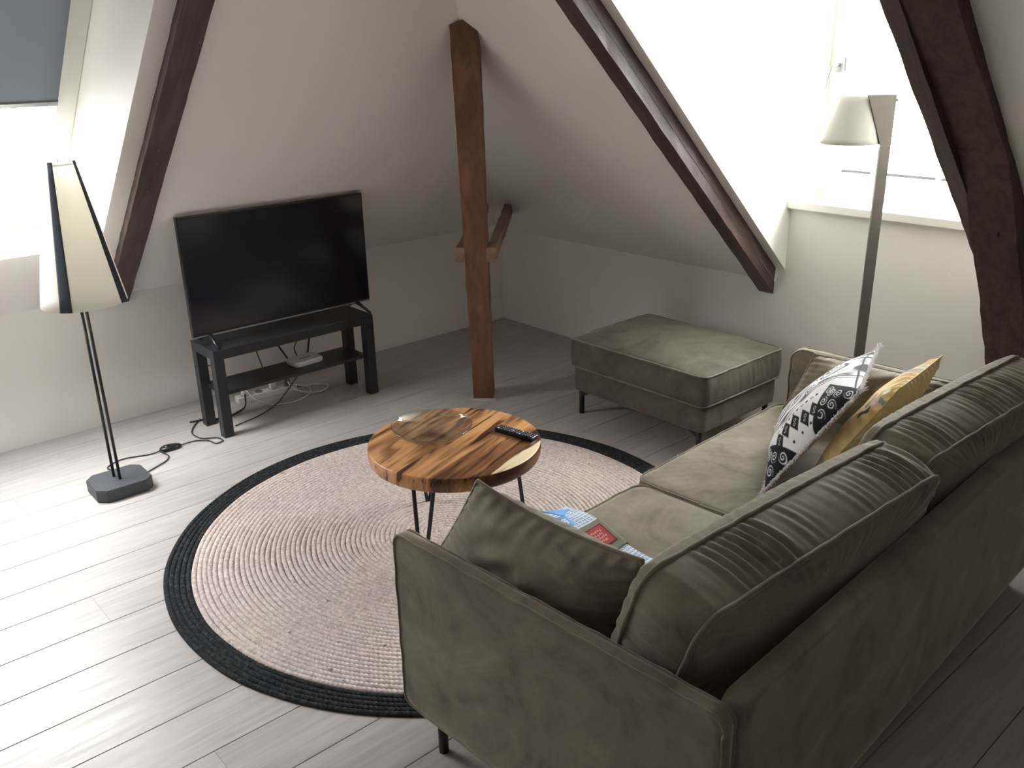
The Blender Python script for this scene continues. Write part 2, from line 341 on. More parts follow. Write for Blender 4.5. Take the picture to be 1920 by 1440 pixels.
# ---- timbers
def frame_mesh(name, bm_pts, F, m, parent=None, bev=.004):
    bm = bmesh.new(); vs = [bm.verts.new(p) for p in bm_pts]
    for f in F: bm.faces.new([vs[i] for i in f])
    bmesh.ops.recalc_face_normals(bm, faces=bm.faces[:])
    if bev: bmesh.ops.bevel(bm, geom=bm.edges[:], offset=bev, segments=2, affect='EDGES')
    me = bpy.data.meshes.new(name); bm.to_mesh(me); bm.free(); return me
BOXF = [(3,2,1,0),(4,5,6,7),(0,1,5,4),(1,2,6,5),(2,3,7,6),(3,0,4,7)]
def beam(name, p0, p1, half, m, side, label, cat='beam', parent=None, bev=.006, wob=.002, seed=0):
    """straight timber p0->p1 in its own local frame (z along), half=(a,b); slightly uneven edges"""
    p0 = Vector(p0); p1 = Vector(p1); z = (p1-p0).normalized(); x = Vector(side); x = (x - z*x.dot(z)).normalized(); y = z.cross(x)
    L = (p1-p0).length; n = max(2, int(L/.06)); r = np.random.RandomState(seed); V = []; F = []
    c = bev; ring = [(-1,-1),(1,-1),(1,1),(-1,1)]
    pts = []
    for (sx, sy) in ring:
        a, b_ = half[0]*sx, half[1]*sy
        d1 = (a - sx*c, b_) ; d2 = (a, b_ - sy*c)
        pts += [d1, d2] if sx*sy < 0 else [d2, d1]
    K = len(pts)
    for i in range(n+1):
        for (a, b_) in pts:
            V.append((a + r.uniform(-wob,wob), b_ + r.uniform(-wob,wob), L*i/n))
    for i in range(n):
        for j in range(K): F.append((i*K+j, i*K+(j+1)%K, (i+1)*K+(j+1)%K, (i+1)*K+j))
    F += [tuple(range(K-1,-1,-1)), tuple(range(n*K, n*K+K))]
    o = pydata(name, V, F, m, parent)
    R = Matrix((x, y, z)).transposed().to_4x4(); R.translation = p0; o.matrix_world = R
    if label: tag(o, label, cat)
    return o
SL = Vector((0,-1,S_)).normalized()
def rafter_poly(name, x0, x1, ks, ke, y1, m, label, seed, yend=0.0):
    """rafter on the right-hand slope: plumb-cut lower end at the wall; own frame so that grain follows it"""
    V = []; F = []; r = np.random.RandomState(seed); n = 40
    for i in range(n+1):
        y = yend + (y1-yend)*i/n
        for (x, k) in ((x0,ks),(x1,ks),(x1,ke),(x0,ke)):
            w = .0018
            V.append((x+r.uniform(-w,w), y+(-.003 if i == 0 else 0), zb(y,k)+r.uniform(-w,w)*(i>0)))
    for i in range(n):
        for j in range(4): F.append((i*4+j, i*4+(j+1)%4, (i+1)*4+(j+1)%4, (i+1)*4+j))
    F += [(3,2,1,0), (n*4,n*4+1,n*4+2,n*4+3)]
    # rotate into a frame whose z runs up the rafter
    zd = SL; xd = Vector((1,0,0)); yd = zd.cross(xd); R = Matrix((xd,yd,zd)).transposed().to_4x4(); R.translation = (x0,0,ZB); Ri = R.inverted()
    o = pydata(name, [Ri @ Vector(p) for p in V], F, m); o.matrix_world = R; return tag(o, label, 'beam')
rafter_poly('roof_rafter', 2.035, 2.122, -.065, .085, -2.22, RAFT, 'dark brown rafter sloping down left of the dormer window, cut end above the ottoman', 3)
rafter_poly('roof_rafter', 3.262, 3.315, -.085, .08, -2.22, RAFT, 'narrow dark rafter strip along the left flank of the massive corner timber', 4)
# left rafter (on the TV slope)
p0 = Vector(A(-.0,-2.555,-.03)); p1 = Vector(A(1.95,-2.555,-.03))
V = []; F = []; r = np.random.RandomState(5); n = 46
for i in range(n+1):
    x = 0.012 + 2.12*i/n
    for (y, k) in ((-2.612,-.055),(-2.505,-.055),(-2.505,.03),(-2.612,.03)):
        V.append((x, y + r.uniform(-.0018,.0018), za(x, k) + r.uniform(-.0015,.0015)))
for i in range(n):
    for j in range(4): F.append((i*4+j, i*4+(j+1)%4, (i+1)*4+(j+1)%4, (i+1)*4+j))
F += [(3,2,1,0),(n*4,n*4+1,n*4+2,n*4+3)]
zd = Vector((1,0,S_)).normalized(); xd = Vector((0,1,0)); yd = zd.cross(xd); R = Matrix((xd,yd,zd)).transposed().to_4x4(); R.translation = A(0,-2.555,-.055); Ri = R.inverted()
raf = pydata('roof_rafter', [Ri @ Vector(p) for p in V], F, RAFT); raf.matrix_world = R
tag(raf, 'dark brown rafter running up the slope beside the roof window, with four bolt holes', 'beam')
for t in (1.40, 1.52, 1.63, 1.74):
    x = .012 + (1.95/2.66)*(t*.78-.18)
    o = lathe('bolt_hole', [(0,.001),(.0055,.001),(.0065,0),(.0065,-.004)], GAP, raf, 12)
    wpos = Vector(A(x, -2.56+.012*math.sin(t*9), -.0565)); nn_ = Vector((S_,0,-1)).normalized()
    o.matrix_parent_inverse = Matrix.Identity(4)
    Q = nn_.to_track_quat('Z','Y').to_matrix().to_4x4(); Q.translation = wpos; o.matrix_local = Ri @ Q
# massive curved truss leg (knee timber)
prof_f = [(-.03,0),(-.19,.285),(-.341,.544),(-.43,.70),(-.522,.864),(-.60,.985),(-.687,1.115),(-.775,1.262),(-.877,1.401),(-.98,1.495),(-1.15,1.645),(-1.422,1.874),(-2.05,2.44),(-2.24,2.61)]
prof_f = [(y, z) for y, z in prof_f]
back = [(-2.24, zb(-2.24,.12)),(-2.05, zb(-2.05,.12)), (-1.3, zb(-1.3,.12)), (-.6, zb(-.6,.12)), (-.02, ZB+.13), (-.003,.4), (-.003,0)]
poly = prof_f + back
bm = bmesh.new(); r = np.random.RandomState(9)
def dense(poly, step=.05):
    out = []
    for i in range(len(poly)):
        a = np.array(poly[i]); b_ = np.array(poly[(i+1)%len(poly)]); n = max(1, int(np.linalg.norm(b_-a)/step))
        for t in range(n): out.append(a + (b_-a)*t/n)
    return out
dp = dense(poly); dp = [p + r.uniform(-.0035,.0035,2) if 0.03 < p[1] < 2.3 and p[0] < -.02 else p for p in dp]
lo = [bm.verts.new((3.312 + r.uniform(-.003,.003), p[0], p[1])) for p in dp]; hi = [bm.verts.new((3.462 + r.uniform(-.003,.003), p[0], p[1])) for p in dp]
bm.faces.new(lo); bm.faces.new(hi[::-1])
for i in range(len(dp)): j = (i+1)%len(dp); bm.faces.new((lo[i],hi[i],hi[j],lo[j]))
bmesh.ops.recalc_face_normals(bm, faces=bm.faces[:])
me = bpy.data.meshes.new('truss_leg'); bm.to_mesh(me); bm.free()
kr = tag(link('truss_leg', me, KROM), 'massive rough dark brown truss timber leaning in beside the dormer window at the right edge', 'beam')
# splinters and knots on it
for (y, z, x, s) in ((-.87,1.398,3.455,.022),(-.70,1.13,3.40,.016),(-.30,.50,3.315,.018)):
    V = [(0,0,0),(.3*s,-s*.5,s*.2),(.5*s,-s*.9,s*1.1),(.1*s,-s*.4,s*1.9),(-.3*s,0,s*.9),(.2*s,.3*s,s*.6)]
    pydata('splinter', V, [(0,1,2),(0,2,3),(0,3,4),(1,5,2),(2,5,3),(3,5,4),(4,5,0),(0,5,1)], KROM, kr, loc=(x,y,z))
# wedge plate poking out low on the leg
bbox('iron_wedge', (3.285,-.345,.505), (3.33,-.30,.520), KROM, kr, .003)
beam('foot_block', (3.375,-.25,0), (3.375,-.25,.42), (.075,.06), KROM, (1,0,0), None, parent=None, seed=12)
bpy.data.objects['foot_block'].parent = kr
# corner post with hip-shaped head, leaning slightly into the room
b0 = Vector((1.055,-1.065,0)); tdir = Vector((.245,-.24,1.8)); hw, hd_ = .052, .056
sx_ = Vector((1,1,0)).normalized(); sy_ = Vector((1,-1,0)).normalized()   # side, towards room
V = []; n = 34; r = np.random.RandomState(2)
R = Matrix((sx_, sy_, Vector((0,0,1)))).transposed().to_4x4(); R.translation = b0; Ri = R.inverted()
ring = [(-1,-1),(0,-1),(1,-1),(1,1),(0,1),(-1,1)]
tops = []
for (a, c) in ring:
    q = b0 + sx_*a*hw*1.18 + sy_*c*hd_
    # intersect leaning edge with ceiling
    lo_, hi_ = 0, 1.5
    for _ in range(40):
        mid = (lo_+hi_)/2; p = q + tdir*mid
        if p.z < min(za(p.x), zb(p.y)) - .002: lo_ = mid
        else: hi_ = mid
    tops.append(lo_)
for i in range(n+1):
    for j, (a, c) in enumerate(ring):
        f = 1.0 + .18*(i/n)
        q = b0 + sx_*a*hw*f + sy_*c*hd_; w = .0016
        V.append(q + tdir*tops[j]*(i/n) + Vector((r.uniform(-w,w), r.uniform(-w,w), 0)))
F = []
for i in range(n):
    for j in range(6): F.append((i*6+j, i*6+(j+1)%6, (i+1)*6+(j+1)%6, (i+1)*6+j))
F += [(5,4,1,0),(4,3,2,1),(n*6,n*6+1,n*6+4,n*6+5),(n*6+1,n*6+2,n*6+3,n*6+4)]
post = pydata('timber_post', [Ri @ p for p in V], F, POSTW); post.matrix_world = R
tag(post, 'reddish brown timber post standing in the corner with a pointed head under the hip', 'post')
pb = pydata('base_plate', [(a*(hw+.018), c*(hd_+.018), z) for z in (0,.006) for (a,c) in ((-1,-1),(1,-1),(1,1),(-1,1))], BOXF, mat('grey_sill_strip',(.42,.40,.38),.6), post)
pydata('knot', [(.012+.009*math.cos(t*PI/5), hd_+.0008, .0+.016*math.sin(t*PI/5)) for t in range(10)], [tuple(range(10))], GAP, post).location = (0, 0, 0)
bpy.data.objects['knot'].matrix_local = Matrix.Translation((.004, .315, 1.735)) @ Matrix.Rotation(0,4,'X')
kn = bpy.data.objects['knot']; kn.matrix_local = Matrix.Translation(Vector((.004, 0, 0)) + Ri.to_3x3() @ (tdir*.955) )
# tie beams clamped either side of the post, running back to the hip
for sgn, lab in ((1,'short brown tie beam on the right flank of the corner post running back to the slope'), (-1,'short brown tie beam end on the left flank of the corner post')):
    zt = .825; c0 = b0 + tdir*(zt/1.8); f0 = c0 + sx_*sgn*.078 + sy_*.062; 
    q = f0.copy(); q.z = zt
    e = q - sy_*.2
    while e.z < min(za(e.x), zb(e.y)) - .0: e = e - sy_*.01
    e = e - sy_*.0
    beam('tie_beam', (q.x,q.y,zt), (e.x,e.y,zt), (.024,.036), PALEW, sx_, lab, seed=20+sgn)
# ============================================================ soft goods
def outline(Ax, By, rc, N=240, bulge=(0,0)):
    """rounded rectangle, arc-length sampled; bulge pushes side middles outwards"""
    rc = min(rc, Ax*.99, By*.99); segs = []
    def arc(cx, cy, a0): 
        return [(cx+rc*math.cos(a0+t*PI/2), cy+rc*math.sin(a0+t*PI/2)) for t in np.linspace(0,1,14)]
    pts = arc(Ax-rc,By-rc,0)+arc(-Ax+rc,By-rc,PI/2)+arc(-Ax+rc,-By+rc,PI)+arc(Ax-rc,-By+rc,1.5*PI)
    P = np.array(pts+[pts[0]]); d = np.r_[0, np.cumsum(np.linalg.norm(np.diff(P,axis=0),axis=1))]
    s = np.linspace(0, d[-1], N, endpoint=False); X = np.interp(s,d,P[:,0]); Y = np.interp(s,d,P[:,1])
    X2 = X + bulge[0]*np.sign(X)*(np.clip(np.abs(X)/Ax,0,1)**6)*(1-np.clip(np.abs(Y)/By,0,1)**2)
    Y2 = Y + bulge[1]*np.sign(Y)*(np.clip(np.abs(Y)/By,0,1)**6)*(1-np.clip(np.abs(X)/Ax,0,1)**2)
    return np.c_[X2,Y2], s
def cushion(name, Ax, By, T, top=.03, bot=.0, rc=.04, m=None, parent=None, gus=.0, gw=0., wr=.0, seed=0, bulge=(0,0), pipes=True, pr=.0055, N=240, sag=0., pipe_label=None, mtx=None, soft=2.0, bow=0., pipemat=None, kpipes=(1,-1), fp=.75):
    """box cushion in the XY plane, half thickness T along Z. gus = side bulge, gw = gusset wrinkles, wr = face wrinkles"""
    r = np.random.RandomState(seed); O, s = outline(Ax, By, rc, N, bulge); NR = 26; NG = 9
    n2 = np.roll(O,-1,0)-np.roll(O,1,0); n2 = np.c_[n2[:,1],-n2[:,0]]; n2 /= np.linalg.norm(n2,axis=1)[:,None]
    fr = [(r.uniform(110,260), r.uniform(0,6.28), r.uniform(1.2,2.6)) for _ in range(9)]
    per = s[-1]+s[1]
    fr = [(round(k*per/(2*PI))*2*PI/per, p, sl) for k,p,sl in fr]
    ff = [(r.uniform(-1,1)*26, r.uniform(-1,1)*26, r.uniform(0,6.28)) for _ in range(7)]
    low = [(round(k)*2*PI/per, r.uniform(0,6.28)) for k in (3,5,8,13)]
    def gwr(z):   # gusset offset at relative height z in [-1,1]
        w = sum(np.sin(k*s+p+sl*z) for k,p,sl in fr)/3.6
        am = .55+.45*np.sin(low[1][0]*s+low[1][1])
        return gus*(1-z*z) + gw*w*am*(1-abs(z)**3*.75)
    def face(X, Y, t):  # relative radius t
        u = np.clip(np.abs(X)/Ax,0,1); v_ = np.clip(np.abs(Y)/By,0,1)
        f = ((1-u**soft)*(1-v_**soft)); f = np.clip(f,0,1)**fp
        w = sum(np.sin(a*X+b_*Y+p+1.2*np.sin(9*Y+p)) for a,b_,p in ff)/7
        e = np.clip((t-.62)/.38,0,1)*np.clip((1-t)/.04,0,1)
        we = sum(np.sin(k*s*1.0+p) for k,p,sl in fr[:5])/3
        return f, wr*w*np.clip(1-t**8,0,1)*1.2 + gw*.32*we*e
    V = []; F = []
    # top sheet rings from edge inwards
    def sheet(sg, amp):
        for i in range(NR):
            t = 1-(i/NR)**1.0
            t = max(t, .0001)
            P = O*t; f, w = face(P[:,0], P[:,1], t)
            z = T + amp*f + w - sag*f*(t<1)
            V.extend(np.c_[P, sg*z + bow*((P[:,0]/Ax)**2)].tolist())
    sheet(1, top)
    nT = NR
    for g in range(1, NG):
        z = 1-2*g/NG
        V.extend(np.c_[O + n2*gwr(z)[:,None], np.full(N, z*T)+bow*((O[:,0]/Ax)**2)].tolist())
    base = len(V)
    sheet(-1, bot)
    # faces
    for i in range(NR-1):
        for j in range(N): F.append((i*N+j, i*N+(j+1)%N, (i+1)*N+(j+1)%N, (i+1)*N+j))
    seq = [0] + [nT*N+(g-1)*N for g in range(1,NG)] + [base]
    for a, b_ in zip(seq[:-1], seq[1:]):
        for j in range(N): F.append((a+j, b_+j, b_+(j+1)%N, a+(j+1)%N))
    for i in range(NR-1):
        for j in range(N): F.append((base+i*N+j, base+(i+1)*N+j, base+(i+1)*N+(j+1)%N, base+i*N+(j+1)%N))
    me = npmesh(name, V, F)
    bm = bmesh.new(); bm.from_mesh(me)
    bm.verts.ensure_lookup_table()
    try:
        bm.faces.new([bm.verts[(NR-1)*N+j] for j in range(N)]); bm.faces.new([bm.verts[base+(NR-1)*N+j] for j in range(N-1,-1,-1)])
    except Exception: pass
    bm.to_mesh(me); bm.free()
    o = link(name, me, m, parent, smooth=True)
    if mtx is not None: o.matrix_local = mtx
    if pipes:
        for sg in kpipes:
            wob = .0012*np.sin(s*40+seed)+.001*np.sin(s*73+2*seed)
            P = np.c_[O + n2*(pr*.35+wob)[:,None], np.full(N, sg*T)+bow*((O[:,0]/Ax)**2)]
            tube('piping', P, pr, pipemat or VPIPE, o, 6, True)
    return o
def mtx(origin, xa, ya):
    x = Vector(xa).normalized(); y = Vector(ya); y = (y-x*y.dot(x)).normalized(); z = x.cross(y)
    R = Matrix((x,y,z)).transposed().to_4x4(); R.translation = Vector(origin); return R
# ------------------------------------------------------------ sofa (local: x = depth towards the back, y = length, z up)
SO = (2.905,-2.89,0); SR = math.atan2(.052,.9986)
sofa = thing('sofa', 'two-seat olive taupe velvet sofa with thin panel arms seen from behind', 'sofa', SO, SR)
TH = .018
cushion('arm_panel', .478, .258, TH, .004, .004, .03, VEL, sofa, gus=.006, seed=1, wr=.0012, mtx=mtx((.480,.021,.392),(1,0,0),(0,0,1)), pr=.0035)
cushion('arm_panel', .478, .258, TH, .004, .004, .05, VEL, sofa, gus=.006, seed=2, wr=.0012, mtx=mtx((.480,1.978,.392),(1,0,0),(0,0,1)), pr=.0035)
cushion('back_panel', .935, .256, .026, .003, .003, .03, VEL, sofa, gus=.008, seed=3, wr=.001, mtx=mtx((.938,.997,.390),(0,1,0),(0,0,1)), pr=.003, pipes=False)
bbox('seat_base', (.02,.06,.135), (.91,1.935,.27), VEL, sofa, .012, 3)
for y in (.06, 1.935):
    for x in (.10, .88):
        tube('leg', [(x,y-.015 if y<1 else y,.0),(x,y-.015 if y<1 else y,.13)], .0135, BLK, sofa, 16, smooth=True)
SEAT0 = cushion('seat_cushion', .445, .467, .072, .026, .0, .05, VEL, sofa, gus=.012, gw=.0022, wr=.004, seed=11, mtx=mtx((.452,.530,.348),(1,0,0),(0,1,0)), pr=.004)
SEAT1 = cushion('seat_cushion', .455, .463, .075, .036, .0, .05, VEL, sofa, gus=.014, gw=.003, wr=.005, seed=12, mtx=mtx((.440,1.465,.350),(1,0,0),(0,1,0)), pr=.004)
# back cushions: x axis along length, y axis up the cushion, z = normal (towards the back is -z)
def backc(y0, y1, xf0, xf1, seed, topz, tilt=17):
    c = (y0+y1)/2; a = (y1-y0)/2; t = math.radians(tilt); yaw = math.atan2(xf1-xf0, y1-y0)
    up = Vector((math.sin(t),0,math.cos(t))); al = Vector((math.sin(yaw),math.cos(yaw),0))
    H = .205; T = .074
    nrm = al.cross(up)          # points towards +x? 
    ctr_top_front = Vector(((xf0+xf1)/2, c, topz))
    nz = al.cross(up).normalized()
    if nz.x < 0: nz = -nz
    ctr = ctr_top_front - up*H + nz*T
    return cushion('back_cushion', a, H, T, .028, .062, .055, VEL, sofa, gus=.012, gw=.0065, wr=.0035, soft=3.2, fp=.28, seed=seed, bulge=(.004,.006), mtx=mtx(ctr, al, up), pr=.006, N=420)
backc(.075, 1.015, .722, .790, 21, .815)
backc(1.025, 1.945, .745, .815, 22, .815)
# ------------------------------------------------------------ pillows with a knife edge, from four corners
def bil(c, U, V_):
    c = [np.array(q, float) for q in c]; U = U[...,None]; V_ = V_[...,None]
    return c[0]*(1-U)*(1-V_)+c[1]*U*(1-V_)+c[2]*U*V_+c[3]*(1-U)*V_
def pillow(name, corners, H, n, m, parent=None, seed=0, wr=.004, pull=.05, pullv=None, colf=None, colb=None, flip=1, pipe=None, smooth=True, ear=.0, Hb=None, gath=0.):
    """corners (u0v0,u1v0,u1v1,u0v1); front side along +normal*flip"""
    r = np.random.RandomState(seed); g = np.linspace(0,1,n); U, V_ = np.meshgrid(g, g, indexing='ij')
    a = 2*U-1; b_ = 2*V_-1
    Up = .5+.5*a*(1-pull*(1-b_**2)); Vp = .5+.5*b_*(1-(pull if pullv is None else pullv)*(1-a**2)*(b_>0)-pull*(1-a**2)*(b_<=0))
    P = bil(corners, Up, Vp)
    e1 = np.array(corners[1],float)-np.array(corners[0],float); e2 = np.array(corners[3],float)-np.array(corners[0],float)
    nr = np.cross(e1, e2); nr /= np.linalg.norm(nr); nr *= flip
    f = np.clip((1-np.abs(a)**2.6)*(1-np.abs(b_)**2.6),0,1)**.62
    ks = [(r.uniform(-12,12), r.uniform(-12,12), r.uniform(0,6.3)) for _ in range(8)]
    w = sum(np.sin(x*a+y*b_+p+.8*np.sin(3*a+p)) for x,y,p in ks)/5
    edge = np.clip(1-f,0,1)*np.clip(f*8,0,1)
    gt = gath*edge*(np.sin(34*a+seed)*np.abs(b_)**2+np.sin(31*b_+seed)*np.abs(a)**2)
    h1 = H*f + wr*w*np.clip(f*3,0,1) + gt; h2 = (Hb or H)*f - wr*w*np.clip(f*3,0,1)*.8 + gt
    F1 = P + nr*h1[...,None]; F2 = P - nr*h2[...,None]
    idx = np.arange(n*n).reshape(n,n)
    q = np.stack([idx[:-1,:-1],idx[1:,:-1],idx[1:,1:],idx[:-1,1:]],-1).reshape(-1,4)
    q2 = q[:,::-1] + n*n
    if flip < 0: q, q2 = q[:,::-1], q2[:,::-1]
    me = npmesh(name, np.vstack([F1.reshape(-1,3),F2.reshape(-1,3)]), np.vstack([q,q2]))
    if colf is not None:
        ca = me.color_attributes.new('print', 'FLOAT_COLOR', 'POINT'); c1 = colf(U,V_); c2 = colb(U,V_)
        arr = np.ones((2*n*n,4),np.float32); arr[:n*n,:3] = c1.reshape(-1,3); arr[n*n:,:3] = c2.reshape(-1,3); ca.data.foreach_set('color', arr.ravel())
    o = link(name, me, m, parent, smooth=smooth)
    edgeI = [(i,0) for i in range(n)]+[(n-1,j) for j in range(1,n)]+[(i,n-1) for i in range(n-2,-1,-1)]+[(0,j) for j in range(n-2,0,-1)]
    E_ = np.array([P[i,j] for i,j in edgeI])
    if pipe: tube('piping', E_[::max(1,n//60)], pipe, VPIPE, o, 6, True)
    return o, E_, nr
def SW(d, l, z): c, s = math.cos(SR), math.sin(SR); return (SO[0]+c*d-s*l, SO[1]+s*d+c*l, z)
def printmat(name, rough=.85, sheen=.1):
    m = mat(name, rough=rough, sheen=sheen, spec=.2); n, l, b = nt(m); a = n.new('ShaderNodeAttribute'); a.attribute_name = 'print'
    l.new(a.outputs['Color'], b.inputs['Base Color']); v = coords(m); bump(m, noise(m, v, 420, 2), .15, .0008); return m
# loose arm cushions of the sofa fabric
o, _, _ = pillow('arm_cushion', [SW(-.060,.170,.475),SW(.60,.190,.475),SW(.660,.150,.785),SW(.160,.150,.795)], .088, 90, VEL, None, 31, .007, .035, .13, pipe=.0055, gath=.004)
tag(o, 'olive velvet loose cushion leaning inside the near sofa arm beside the blue towel', 'cushion', 'velvet arm cushions of the sofa')
o, _, _ = pillow('arm_cushion', [SW(.085,1.775,.475),SW(.60,1.775,.475),SW(.645,1.893,.680),SW(.130,1.893,.672)], .062, 90, VEL, None, 32, .007, .03, pipe=.0045, gath=.003)
tag(o, 'olive velvet loose cushion inside the far sofa arm behind the black and white pillow', 'cushion', 'velvet arm cushions of the sofa')
# black and white pillow: print laid on the cloth as plain colour
def sm(x, w=.006): return np.clip(.5 - x/w, 0, 1)
def bwcol(U, V):
    """U: 0 = fringe edge nearest the camera, V: 0 = seat, 1 = top"""
    K = np.zeros_like(U)
    def put(mask): 
        nonlocal K; K = np.maximum(K, mask)
    def cut(mask):
        nonlocal K; K = K*(1-mask)
    R = np.hypot
    # scroll triangles at the fringe edge
    for vc, hh, dep in ((.80,.25,.30),(.12,.24,.30)):
        tri = sm((U/dep + np.abs(V-vc)/hh - 1)*.25)
        put(tri)
        rr = np.random.RandomState(int(vc*100))
        for du, dv, sg, ph in ((.05,-.13,1,0),(.13,-.07,-1,1),(.05,-.02,1,2),(.17,.01,1,.5),(.10,.06,-1,2.5),(.04,.13,1,1.4),(.22,-.01,-1,.2)):
            cu, cv = dep*0+du, vc+dv; r_ = R(U-cu, V-cv); th = np.arctan2(V-cv, (U-cu)*sg)
            sp = np.abs(((r_/.021 - th/(2*PI) + ph) % 1)-.5); cut(sm((sp-.17)*.03,.003)*sm(r_-.038)*tri)
    # row of rhombi with little rings, small squares between
    for i, vc in enumerate((.27,.355,.45,.545,.64)):
        uc = .155 + .035*math.sin(i*1.3)
        d = np.abs(U-uc)/.085 + np.abs(V-vc)/.050 - 1; put(sm(d*.04))
        cut(sm(np.abs(R(U-uc-.012,V-vc-.006)-.012)-.0018,.002)); cut(sm(np.abs(R(U-uc+.016,V-vc+.010)-.009)-.0016,.002))
        put(sm(np.maximum(np.abs(U-.262),np.abs(V-vc-.045))-.010,.003)); put(sm(np.maximum(np.abs(U-.055),np.abs(V-vc-.03))-.009,.003))
        put(sm(np.abs(R(U-.262,V-vc)-.010)-.003,.003))
    # wavy double outline
    wv = .335 + .030*np.sin(V*2*PI*1.6+.6) + .012*np.sin(V*2*PI*5)
    put(sm(np.abs(U-wv)-.0045,.004)); put(sm(np.abs(U-wv-.030)-.0075,.004))
    # inner field: big leaves and scrolls
    X = U*1.0; Y = V*1.0; fld = sm(wv+.045-U)
    nz = np.sin(11*X+4*Y+1.6*np.sin(9*Y))+np.sin(-6*X+12*Y+1.3*np.sin(8*X+1))+.8*np.sin(17*X-9*Y+1.1)
    fr_ = np.abs(((nz*.62) % 1)-.5); put(sm((fr_-.17)*.08,.006)*fld*.92)
    fr2 = np.abs(((nz*1.9) % 1)-.5); put(sm((fr2-.13)*.03,.004)*fld*.5*(nz > .2))
    put((sm((np.abs(nz+1.4)-.18)*.1))*fld*.6)
    for cu, cv in ((.46,.18),(.55,.36),(.47,.60),(.62,.80),(.80,.55),(.76,.22),(.90,.86)):
        r_ = R((U-cu),(V-cv)); th = np.arctan2(V-cv,U-cu); a_ = sm(r_-.062); cut(a_)
        put(a_*sm((np.abs(((r_/.026 - th/(2*PI)) % 1)-.5)-.2)*.03,.003))
    # border bands at top and bottom
    for e in (V, 1-V):
        put(sm(np.abs(e-.022)-.005,.003)); 
    W = np.array([.86,.86,.88]); D = np.array([.018,.020,.026])
    return W*(1-K[...,None]) + D*K[...,None]
PBW = printmat('printed_cotton')
def creamcol(U, V): return np.broadcast_to(np.array([.60,.55,.48]), U.shape+(3,)).copy()
bwc = [SW(.376,1.148,.470), SW(.158,1.623,.478), SW(.396,1.813,.770), SW(.533,1.383,.770)]
o, E_, nr = pillow('printed_pillow', bwc, .080, 230, PBW, None, 41, .005, .022, None, bwcol, creamcol, flip=-1, Hb=.035)
tag(o, 'black and white scroll-patterned pillow with frayed white edges leaning on the sofa', 'pillow')
# frayed fringe and corner tufts
V = []; F = []; r = np.random.RandomState(3); nE = len(E_)
cen = E_.mean(0)
for i in range(0, nE, 1):
    for rep in range(2):
        p = E_[i] + r.uniform(-.001,.001,3); d = p-cen; d -= nr*np.dot(d,nr); d /= np.linalg.norm(d)
        L_ = r.uniform(.009,.016); c1 = p + d*L_*.5 + r.uniform(-.004,.004,3); c2 = p + d*L_ + r.uniform(-.007,.007,3)
        vv, ff = tube_geo([p-d*.002, c1, c2], [.0014,.0013,.0008], 4); k = len(V); V += vv.tolist(); F += [tuple(a+k for a in f) for f in ff]
fri = pydata('fringe', V, F, mat('white_cotton_thread', (.84,.84,.86), .9), o); fri['kind'] = 'stuff'
for c in bwc:
    c = np.array(c); d = c-cen; d /= np.linalg.norm(d); V = []; F = []
    for _ in range(26):
        e = c + d*r.uniform(.012,.034) + r.uniform(-.012,.012,3); mid = (c+e)/2 + r.uniform(-.003,.003,3)
        vv, ff = tube_geo([c-d*.008, mid, e], [.0022,.002,.0012], 4); k = len(V); V += vv.tolist(); F += [tuple(a+k for a in f) for f in ff]
    pydata('corner_tuft', V, F, fri.data.materials[0], o)
# yellow pillow with flowers
def yelcol(U, V):
    c = np.zeros(U.shape+(3,)); c[:] = (.80,.60,.30)
    nz = np.sin(13*U+5*V)+np.sin(7*U-11*V+2); c += .03*nz[...,None]
    def ell(cu, cv, a, b_, rot, col, w=.03):
        du, dv = U-cu, V-cv; x = du*math.cos(rot)+dv*math.sin(rot); y = -du*math.sin(rot)+dv*math.cos(rot)
        k = np.clip((1-(x/a)**2-(y/b_)**2)/w*.25, 0, 1)[...,None]; c[:] = c*(1-k)+np.array(col)*k
    G = (.10,.22,.17); P = (.62,.46,.46); D = (.05,.08,.10); Wt = (.68,.72,.62); BG = (.30,.45,.40)
    for cu, cv in ((.10,.78),(.62,.90),(.35,.45),(.80,.55),(.55,.15),(.12,.18)):
        for k in range(5):
            t = k*1.257+cu*9; ell(cu+.035*math.cos(t), cv+.035*math.sin(t), .042,.024, t, P)
        ell(cu, cv, .014,.014,0,(.45,.25,.25))
        ell(cu+.09, cv-.05, .085,.024, .6, G); ell(cu+.07, cv-.06, .05,.008, .6, BG); ell(cu-.08, cv+.05, .075,.022, -.5+cu*3, BG); ell(cu-.02, cv-.11, .07,.02, 1.7, D); ell(cu+.06,cv+.10,.09,.03,.2,Wt)
    return c
def yelb(U, V):
    c = np.zeros(U.shape+(3,)); c[:] = (.80,.63,.34); return c
yc = [SW(.480,1.190,.480), SW(.440,1.600,.480), SW(.600,1.850,.785), SW(.630,1.450,.790)]
o, E_, nr = pillow('floral_pillow', yc, .058, 150, PBW, None, 43, .006, .055, None, yelcol, yelb, flip=-1, gath=.006)
tag(o, 'yellow flower-printed pillow between the patterned pillow and the sofa back cushion', 'pillow')
tube('piping', E_[::3], .0028, mat('yellow_cotton', (.74,.58,.28), .85), o, 5, True)
